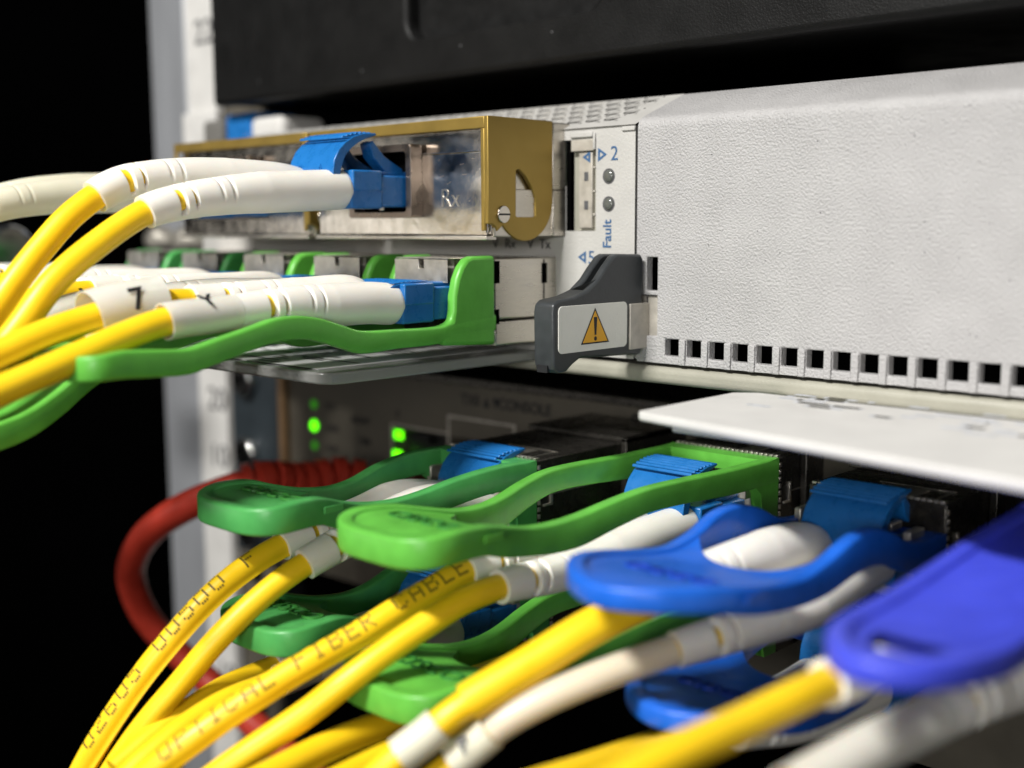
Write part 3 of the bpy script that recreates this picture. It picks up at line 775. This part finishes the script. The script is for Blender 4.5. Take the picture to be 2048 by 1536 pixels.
BT = [(0, -.33, .32, .86), (0.5, -.32, .32, .86), (0.9, -.24, .34, .86), (1.3, -.06, .36, .86), (1.7, .04, .38, .86), (2.1, .02, .38, .86), (2.5, -.1, .34, .84), (2.95, -.17, .28, .84),
      (3.4, -.13, .26, .88), (3.9, -.04, .26, .92), (4.35, .04, .24, .94), (4.75, .06, .22, .92), (5.0, .03, .2, .84)]
B1 = (3.45, -0.1, -1.32); B2 = (6.1, -0.95, -1.15); B3 = (3.35, 0.9, -2.75)
for lab, l, m in (('blue pull-tab transceiver with a large oval tab, beside the bright green one', B1, 'blue_plastic'),
                  ('dark blue pull-tab transceiver in shadow below the large oval tab', B3, 'blue_plastic')):
    tabbed_module(lab, l, m, gb, prof=BT, floor=2.95, mark='CISCO', pm='blue_letter_shade', tip=1.4, sq=2.1, markpos=3.95)

BS = [(0, .22, .22, .62), (1.0, .17, .22, .62), (2.0, .08, .22, .62), (3.0, .0, .22, .62), (3.6, -.01, .22, .62), (4.1, .02, .22, .60), (4.4, .02, .20, .58), (4.6, .01, .18, .52)]
tabbed_module('violet blue pull-tab transceiver with a finger hole in its strap, strongly blurred at right', B2, 'violet_blue_plastic', gb,
              prof=BS, floor=.7, mark='', tip=1.1, sq=2.1, hole=(3.95, .2, .28))
# ================================================================== green-lever transceivers in the chassis
GPF = [(0, .44, .22, .69), (0.8, .38, .20, .69), (1.0, .335, .22, .69), (1.7, .345, .24, .69), (2.3, .37, .28, .69), (2.6, .46, .28, .69), (2.9, .555, .28, .69), (3.2, .60, .27, .69),
       (3.55, .585, .27, .69), (3.9, .50, .26, .69), (4.35, .40, .27, .69), (4.65, .335, .28, .69), (5.1, .355, .29, .69), (5.4, .37, .29, .69), (5.6, .345, .27, .69), (5.85, .32, .27, .67)]
GPF2 = GPF[:11] + [(4.6, .20, .30, .69), (4.9, .02, .30, .69), (5.2, -.2, .30, .69), (5.6, -.42, .30, .69), (6.1, -.55, .30, .68), (6.6, -.58, .26, .66)]
sfp_x = [-1.5, -3.3, -5.1, -6.9, -8.7]
sfp_lab = ['nearest green-lever transceiver, its lever beside the charcoal warning lever', 'second green-lever transceiver, its long lever drooping to the lower left edge',
           'third green-lever transceiver from the right, only its lit lever edge showing', 'fourth green-lever transceiver from the right, blurred', 'farthest green-lever transceiver, blurred beside the rack post']
for k, xr in enumerate(sfp_x):
    t = thing('lever_transceiver', sfp_lab[k], 'transceiver', (xr - 0.69, -1.25, 0.12), 'green-lever transceivers in the chassis')
    lv, ev = smooth_tab(GPF if k != 1 else GPF2, 0, 'release_lever', 'green_plastic' if k < 3 else 'shaded_green_plastic', t, bar=0.16, floor=5.0, tip_len=0.45 if k != 1 else .8, collar=0, sq=4)
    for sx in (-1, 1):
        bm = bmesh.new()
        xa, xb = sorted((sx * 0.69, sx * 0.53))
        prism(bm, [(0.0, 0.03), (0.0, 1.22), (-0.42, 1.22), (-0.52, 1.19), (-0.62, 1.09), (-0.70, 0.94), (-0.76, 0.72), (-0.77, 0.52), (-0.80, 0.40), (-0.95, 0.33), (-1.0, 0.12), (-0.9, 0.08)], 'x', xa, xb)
        finish('lever_post', bm, 'green_plastic' if k < 3 else 'shaded_green_plastic', t, bevel=0.05, seg=3)
    bx('metal_shell', 'satin_steel', t, ((-0.66, 0.66, 0.0, 1.4, 0.36, 1.18), (-0.66, 0.655, 0.02, 1.4, 0.0, 0.33)), bevel=0.03, seg=3)
    bm = bmesh.new()
    grid_plate(bm, [-0.52, -0.04, 0.06, 0.52], [0.88, 1.06, 1.13, 1.18], {(1, 1), (1, 2)}, -0.72, 0.12)
    box(bm, -0.52, 0.52, -0.70, 0.0, 1.185, 1.20)
    finish('front_clip', bm, 'dull_steel', t, bevel=0.01)
    bx('port_face', 'black_metal', t, (-0.5, 0.5, -0.6, 0, 0.2, 0.87), bevel=0.02)
    bxs('shell_notch', 'void_black', t, ((0.655, 0.668, 0.0, 0.1, .85, 1.15), (0.655, 0.668, 0.0, 0.09, .3, .5), (0.655, 0.668, 0.95, 1.05, .82, 1.1), (0.655, 0.666, 0.98, 1.0, .3, 1.15)), bevel=0)

# ================================================================== patch cords
def lc_plug(cord, x, y, z):
    bm = bmesh.new()
    box(bm, x - .225, x + .225, y - .52, y + .25, z - .225, z + .2)
    box(bm, x - .245, x + .245, y - 1.0, y - .46, z - .25, z + .10)
    box(bm, x - .26, x + .26, y - .98, y - .47, z - .02, z + .26)
    box(bm, x - .12, x + .12, y - .5, y + .1, z + .19, z + .26)
    finish('plug', bm, 'connector_blue', cord, bevel=0.025)
def clip(cord, cx, y, z, flat=1.0, hw=0.48):
    bm = bmesh.new()
    f = lambda p: (y - p[0], z + .1 + (p[1] - .1) * flat)
    prof = [(1.22, .1), (1.24, .22), (1.21, .38), (1.13, .52), (1.02, .62), (.88, .70), (.72, .745), (.50, .76), (.48, .73), (.66, .68), (.80, .62), (.92, .54), (1.02, .44), (1.08, .32), (1.11, .22), (1.10, .1)]
    prism(bm, [f(p) for p in prof], 'x', cx - hw, cx + hw)
    for k in range(7):                                            # grip ribs
        s = .56 + k * .075; zt = .752 - max(0, s - .72) ** 1.6 * .45
        prism(bm, [f(p) for p in ((s, zt - .01), (s + .035, zt + .022), (s + .06, zt - .02))], 'x', cx - hw + .01, cx + hw - .01)
    c = finish('latch_clip', bm, 'connector_blue', cord, bevel=0.012)
    for sx in (-.31, .31):
        bm = bmesh.new()
        prism(bm, [f(p) for p in ((-.02, .22), (-.02, .30), (.30, .46), (.50, .66), (.56, .62), (.50, .44), (.30, .26), (.1, .22))], 'x', cx + sx - .11, cx + sx + .11)
        finish('latch_arm', bm, 'connector_blue', c, bevel=0.012)
    if flat > .8:
        for s_, dx in (('B', -.24), ('A', .2)):
            text(s_, .17, (cx + dx, y - 1.235, z + .27), (R90 - .12, 0, 0), 'connector_blue', c, name='moulded_letter', ext=.007)
SLOTS = [(-.42, .05, -1.1, 1.15, .05), (-.60, .026, -1.0, 1.0, .10), (-.96, .022, -.9, .9, .215), (-1.12, .022, -1.1, .8, .22), (-.51, .035, 2.0, 1.1, .1), (-.8, .03, 2.0, 1.1, .15)]
def boot(cord, path, d0, L, m='boot_white', r0=.265, r1=.20, slots=True, name='boot'):
    def f(d, th):
        q = d / L
        r = r0 + (r1 - r0) * max(0, (q - .45) / .55) ** .8
        if d < .1: r -= .05 * (1 - d / .1) ** 2
        if slots:
            for ds, w_, tc, hw, rm in SLOTS:
                dd = abs(d - (L + ds)); dth = abs((th - tc + math.pi) % (2 * math.pi) - math.pi)
                if dd < w_ and dth < hw:
                    k = max(0.0, 1 - (dd / w_) ** 4) * (1 - (dth / hw) ** 6)
                    r = r + (rm - r) * k
        return r
    return tube(name, path, d0, d0 + L, f, m, cord, seg=32, step=0.0125)
def ridge(rc, a0):
    def f(d, th):
        dth = (th - a0 + math.pi) % (2 * math.pi) - math.pi
        return rc + .035 * math.exp(-(dth / .11) ** 2)
    return f
RC = .155
def fibre(cord, start, pts, blen, m='boot_white', rid=None, sleeve=None, r0=.265, r1=.20, rc=RC, cable='cable_yellow', slots=True, seg=26):
    """start = plug port point; the boot starts one unit out"""
    s = Vector(start)
    p = Path([s + Vector((0, -.6, 0)), s + Vector((0, -1.0, 0))] + pts)
    boot(cord, p, .32, blen, m, r0, r1, slots)
    tube('cable', p, .5, p.L, ridge(rc, rid) if rid is not None else rc, cable, cord, seg=seg if rid is None else 40)
    for a, b, r, mm, tx in (sleeve or []):
        sl = tube('marker_sleeve', p, a, b, r, mm, cord, seg=28, hollow=.015)
        if tx:
            ch_, dd, ang, size = tx
            q, t, n, bb = p.at(dd); pos = p.pt(dd, ang, r + .004)
            nrm = (n * math.cos(ang) + bb * math.sin(ang)).normalized(); xa = -t; ya = nrm.cross(xa).normalized(); 
            rot = Matrix((xa, ya, nrm)).transposed()
            text(ch_, size, pos, rot.to_euler(), 'ink_black', sl, name='printed_mark', bold=.006, ext=.003)
    return p
def W(X, *uv): return [on(u, v, X=(X if len(q) == 2 else q[2])) for q in uv for u, v in [q[:2]]]
gc = 'yellow duplex fibre patch cords'

# cord in the nearest brass module
c = thing('patch_cord', 'yellow duplex fibre cord with white boots plugged into the nearest brass module', 'patch cord', group=gc)
z0 = 2.22
for x in (-3.10, -3.72): lc_plug(c, x, -1.58, z0)
clip(c, -3.41, -1.58, z0)
fibre(c, (-3.10, -1.58, z0), W(-3.1, (600, 382), (520, 385), (440, 392), (365, 403), (290, 425), (200, 484), (110, 562), (40, 655), (-25, 740), (-80, 830)), 2.98)
fibre(c, (-3.72, -1.58, z0), W(-3.72, (560, 366), (460, 358), (380, 354), (300, 358), (235, 370), (150, 424), (80, 500), (22, 575), (-40, 665), (-100, 760)), 3.3, rid=-2.25)
# cord in the farther brass module
c = thing('patch_cord', 'fibre cord with old cream boots in the farther brass module, crossing the dark background', 'patch cord', group=gc)
z0 = 2.12
for x in (-6.65, -7.27): lc_plug(c, x, -1.58, z0)
clip(c, -6.96, -1.58, z0, flat=.78)
fibre(c, (-6.65, -1.58, z0), W(-6.65, (330, 378), (250, 388), (170, 390), (90, 395), (0, 410), (-80, 440), (-200, 520)), 3.9, m='boot_cream')
fibre(c, (-7.27, -1.58, z0), W(-7.27, (300, 375), (200, 382), (120, 384), (40, 392), (-60, 420), (-180, 490)), 3.9, m='boot_cream')
# cords in the green-lever modules
names = ['nearest green-lever module, with a white marker sleeve', 'second green-lever module, beside the seven sleeve', 'third green-lever module',
         'fourth green-lever module, blurred', 'farthest green-lever module, blurred']
def shift(pts, dx, dz=0, dy=0): return [p + Vector((dx, dy * k / len(pts), dz * k / len(pts))) for k, p in enumerate(pts)]
for k, xr in enumerate(sfp_x):
    c = thing('patch_cord', 'yellow duplex fibre cord in the ' + names[k], 'patch cord', group=gc)
    dx = xr + 1.5; z0 = 0.76; y0 = -1.78
    xn, xf = -1.88 + dx, -2.50 + dx
    for x in (xn, xf): lc_plug(c, x, y0, z0)
    clip(c, (xn + xf) / 2, y0, z0, flat=.28)
    near = W(-1.88, (740, 606), (660, 610), (580, 612), (500, 620), (415, 632), (335, 642), (250, 672), (160, 712), (70, 752), (-20, 792), (-110, 840))
    far = W(-2.5, (700, 592), (600, 597), (500, 600), (420, 603), (335, 606), (250, 618), (172, 640), (90, 668), (0, 708), (-90, 752))
    dz = (0, .12, .28, .35, .3)[k]
    if k == 0:
        fibre(c, (xn, y0, z0), shift(near, 0), 2.4, sleeve=[(2.70, 3.6, .205, 'sleeve_film', ('Y', 3.1, -.5, .30))])
        fibre(c, (xf, y0, z0), shift(far, 0), 2.6, rid=-2.0, sleeve=[(3.33, 4.16, .31, 'sleeve_film', ('7', 3.72, -1.2, .36))])
    else:
        fibre(c, (xn, y0, z0), shift(near, dx, dz), 2.9, sleeve=[(3.0, 4.4, .22, 'sleeve_film', ('1' if k == 1 else '', 3.6, -.5, .28))])
        fibre(c, (xf, y0, z0), shift(far, dx, dz), 2.9, rid=-2.0)

# cords of the lower switch
def lower_cord(label, T, nearp, farp,  bl=(2.7, 2.7), yoff=-.35, zoff=-.75, near_kw={}, far_kw={}, sp=.31):
    c = thing('patch_cord', label, 'patch cord', group=gc)
    y, z = T[1] + yoff, T[2] + zoff
    for sx in (-sp, sp): lc_plug(c, T[0] + sx, y, z)
    clip(c, T[0], y, z)
    near_kw = dict(dict(rc=.142, r1=.19), **near_kw); far_kw = dict(dict(rc=.142, r1=.19), **far_kw)
    a = fibre(c, (T[0] + sp, y, z), nearp, bl[0], **near_kw)
    b = fibre(c, (T[0] - sp, y, z), farp, bl[1], **far_kw)
    return c, a, b
c, a, b = lower_cord('yellow fibre cord printed with digits, from the upper left green tab down to bottom left', T1,
    W(-1.31, (860, 1010), (760, 1045), (690, 1082), (620, 1122), (560, 1163, -1.38), (491, 1222, -1.5), (425, 1290, -1.65), (360, 1368, -1.85), (294, 1446, -2.05), (234, 1530, -2.3), (180, 1620, -2.5)),
    W(-1.93, (800, 1000), (720, 1030), (640, 1058), (565, 1090), (510, 1122, -1.96), (428, 1186, -2.05), (325, 1300, -2.25), (247, 1405, -2.45), (184, 1505, -2.65), (140, 1590, -2.85)),
    bl=(3.2, 3.05), yoff=.68, zoff=-.66, far_kw=dict(rid=-2.2))
cable_print(b, '02605 00500 F', 6.5, -.55, .142, c, pitch=.031, row=.028)
c, a, b = lower_cord('yellow fibre cord printed OPTICAL FIBER CABLE, from the bright green tab to bottom left', T2,
    W(.99, (1290, 1078), (1190, 1122), (1100, 1150), (1005, 1172), (930, 1200, .93), (850, 1250, .82), (766, 1308, .65), (700, 1358, .5), (620, 1421, .25), (540, 1476, .0), (473, 1522, -.2), (380, 1590, -.5)),
    W(.37, (1180, 1080), (1080, 1110), (1000, 1118), (930, 1142), (860, 1180, .33), (790, 1222, .24), (717, 1268, .1), (640, 1312, -.05), (571, 1352, -.2), (500, 1398, -.35), (430, 1446, -.55), (350, 1505, -.75), (270, 1570, -1.0)),
    bl=(3.45, 3.35), yoff=-.38, far_kw=dict(rid=-2.3))
cable_print(b, 'OPTICAL FIBER CABLE', 7.4, -.55, .142, c, pitch=.028, row=.030)
c, a, b = lower_cord('yellow fibre cord emerging from the lower left green tab, with a clear sleeve', T3,
    W(-1.31, (850, 1235), (760, 1275), (680, 1310), (600, 1345), (530, 1372, -1.3), (449, 1405, -1.3), (370, 1455, -1.3), (290, 1520, -1.3), (220, 1590, -1.3)),
    W(-1.93, (760, 1255), (680, 1285), (600, 1315), (520, 1345), (449, 1376, -1.9), (380, 1420, -1.9), (310, 1470, -1.9), (230, 1540, -1.9)),
    bl=(2.4, 2.4), near_kw=dict(sleeve=[(2.6, 3.2, .19, 'tube_film', None)]))
c, a, b = lower_cord('yellow fibre cord under the bottom centre green tab, running out at the bottom edge', T4,
    W(1.01, (1250, 1330), (1150, 1362), (1050, 1400), (950, 1445), (860, 1478, 1.0), (760, 1520, 1.0), (660, 1570, 1.0)),
    W(.39, (1080, 1310), (980, 1345), (880, 1385), (830, 1420), (766, 1447, .39), (700, 1472, .39), (644, 1496, .39), (560, 1538, .39), (460, 1590, .39)),
    bl=(2.5, 2.2), far_kw=dict(rid=-2.2))
c, a, b = lower_cord('fibre cord of the oval blue tab, with two white cable clips at the bottom', B1,
    W(3.76, (1600, 1215, 3.7), (1470, 1262, 3.5), (1350, 1300, 3.25), (1200, 1352, 2.9), (1080, 1404, 2.55), (1000, 1450, 2.3), (955, 1487, 2.15), (880, 1545, 1.9), (800, 1610, 1.6)),
    W(3.14, (1600, 1092), (1500, 1118), (1400, 1152, 3.0), (1300, 1198, 2.85), (1180, 1256, 2.65), (1070, 1324, 2.4), (948, 1398, 2.1), (899, 1432, 1.98), (850, 1474, 1.85), (790, 1520, 1.7), (720, 1585, 1.5)),
    bl=(3.15, 3.1), yoff=.4, zoff=-.62, near_kw=dict(rc=.115, r1=.175), far_kw=dict(rc=.14))
def along(path, u_, v_):
    best = min(range(len(path.p)), key=lambda i: (proj(path.p[i]) - Vector((u_, v_))).length); return best * path.step
M3i = M3.transposed()
def proj(p):
    q = M3i @ (p - CAM); return Vector((1024 + q.x / -q.z * 2395, 768 - q.y / -q.z * 2395))
def cuff(cord, path, u_, v_, L, r, m, name, hollow=.02, ch_=None):
    d = along(path, u_, v_)
    o = tube(name, path, d - L / 2, d + L / 2, r, m, cord, seg=24, hollow=hollow)
    if ch_:
        ang = -.9; dd = d; q, t, n, bb = path.at(dd); nrm = (n * math.cos(ang) + bb * math.sin(ang)).normalized()
        xa = -t; ya = nrm.cross(xa).normalized(); rot = Matrix((xa, ya, nrm)).transposed()
        text(ch_, .22, path.pt(dd, ang, r + .004), rot.to_euler(), 'ink_grey', o, name='printed_mark', bold=.008, ext=.003)
    return o
d1 = along(b, 930, 1410)
tube('jacket_tube', b, 3.2, d1, .185, 'cable_yellow', c, seg=26)
cuff(c, b, 845, 1480, .46, .178, 'boot_cream', 'cable_clip', hollow=.06)
d0, d1 = along(a, 1310, 1315), along(a, 985, 1460)
tube('clear_tube', a, 3.5, d1, .152, 'tube_film', c, seg=26, hollow=.02)
cuff(c, a, 945, 1492, .46, .172, 'boot_cream', 'cable_clip', hollow=.06, ch_='B')
c, a, b = lower_cord('thick blurred yellow fibre cord with a white sleeve, at bottom right', B2,
    W(6.06, (2040, 1352, 6.0), (1940, 1400, 5.9), (1850, 1446, 5.8), (1720, 1510, 5.7), (1580, 1590, 5.6)),
    W(5.44, (1900, 1275), (1800, 1305, 5.4), (1700, 1348, 5.35), (1600, 1392, 5.3), (1480, 1450, 5.2), (1350, 1510, 5.1), (1200, 1590, 5.0)),
    bl=(2.2, 2.9), yoff=.1, near_kw=dict(sleeve=[(2.4, 6.5, .2, 'sleeve_film', None)]))
c, a, b = lower_cord('yellow fibre cord of the shadowed blue tab, under the thick blurred cord', B3,
    W(3.66, (1590, 1440), (1480, 1460), (1340, 1500, 3.6), (1240, 1525, 3.55), (1120, 1560, 3.5), (1000, 1600, 3.4)),
    W(3.04, (1560, 1400), (1470, 1430), (1380, 1465), (1280, 1500, 3.0), (1180, 1535, 2.95), (1040, 1580, 2.9)),
    bl=(2.9, 2.4))

# ================================================================== red network cable
c = thing('network_cable', 'red network cable with a ribbed boot, looping behind the yellow cables at left', 'network cable')
rp = Path([(-6.6, 1.9, -2.95), (-6.75, 1.2, -3.0)] + [on(u, v, Y=y) for u, v, y in ((690, 955, .6), (600, 965, -.2), (520, 962, -1.0), (440, 985, -1.6), (360, 1020, -2.0), (290, 1075, -2.1), (262, 1150, -1.9), (290, 1230, -1.5), (350, 1300, -1.0), (420, 1365, -.6), (500, 1440, -.4), (600, 1530, -.3), (700, 1620, -.2))])
tube('cable', rp, .6, rp.L, .265, 'cable_red', c, seg=26)
tube('ribbed_boot', rp, .3, 3.4, lambda d, th: (.39 if (d % .30) < .19 else .29) - .012 * d, 'cable_red', c, seg=26, step=.03)
bx('plug', 'brown_plastic', c, (-7.15, -6.1, 1.3, 2.2, -3.35, -2.6), bevel=.04)

# ================================================================== far background connectors
c = thing('background_plug', 'blurred blue and white plug peeking above the far brass module', 'plug')
bx('plug_shell', 'connector_blue', c, ((-11.6, -10.6, 1.2, 2.4, 3.3, 4.0),), bevel=.15, seg=4)
bx('plug_cover', 'rail_white', c, ((-10.55, -9.5, 1.1, 2.2, 3.2, 3.85),), bevel=.15, seg=4)
bx('plug_base', 'grey_board', c, ((-12.4, -11.7, 1.2, 2.4, 3.2, 3.9),), bevel=.1, seg=3)
c = thing('background_plug', 'blurred white plug with a blue band between the brass and green rows', 'plug')
bp = Path([(-14.2, .9, 1.45), (-12.5, .95, 1.43), (-11, 1.0, 1.4), (-9.9, 1.0, 1.38)])
tube('barrel', bp, .2, 2.6, lambda d, th: .25 + .07 * math.sin(d * 6), 'dull_steel', c, seg=24)
tube('band', bp, 2.62, 2.95, .26, 'blue_plastic', c, seg=24)
tube('sleeve', bp, 2.97, 4.1, .27, 'rail_white', c, seg=24)
bm = bmesh.new(); cyl(bm, (-2.7, 1.35), 'x', .45, -13.8, -12.9, 28)
bc = finish('metal_fitting', bm, 'chrome', None, bevel=.1, seg=3)
tag(bc, 'blurred round metal fitting at the left edge behind the yellow cables', 'fitting')

# ================================================================== settle empties at the base of their parts
bpy.context.view_layer.update()
for t in [o for o in S.objects if o.type == 'EMPTY' and o.parent is None and o.location.length < 1e-6]:
    pts = [o.matrix_world @ Vector(q) for o in t.children for q in o.bound_box]
    lo = Vector([min(p[i] for p in pts) for i in range(3)]); hi = Vector([max(p[i] for p in pts) for i in range(3)])
    base = Vector(((lo.x + hi.x) / 2, (lo.y + hi.y) / 2, lo.z))
    t.location = base
    for o in t.children: o.location -= base
S.cycles.use_denoising = True
S.cycles.max_bounces = 8
S.cycles.transparent_max_bounces = 12
S.cycles.sample_clamp_indirect = 6
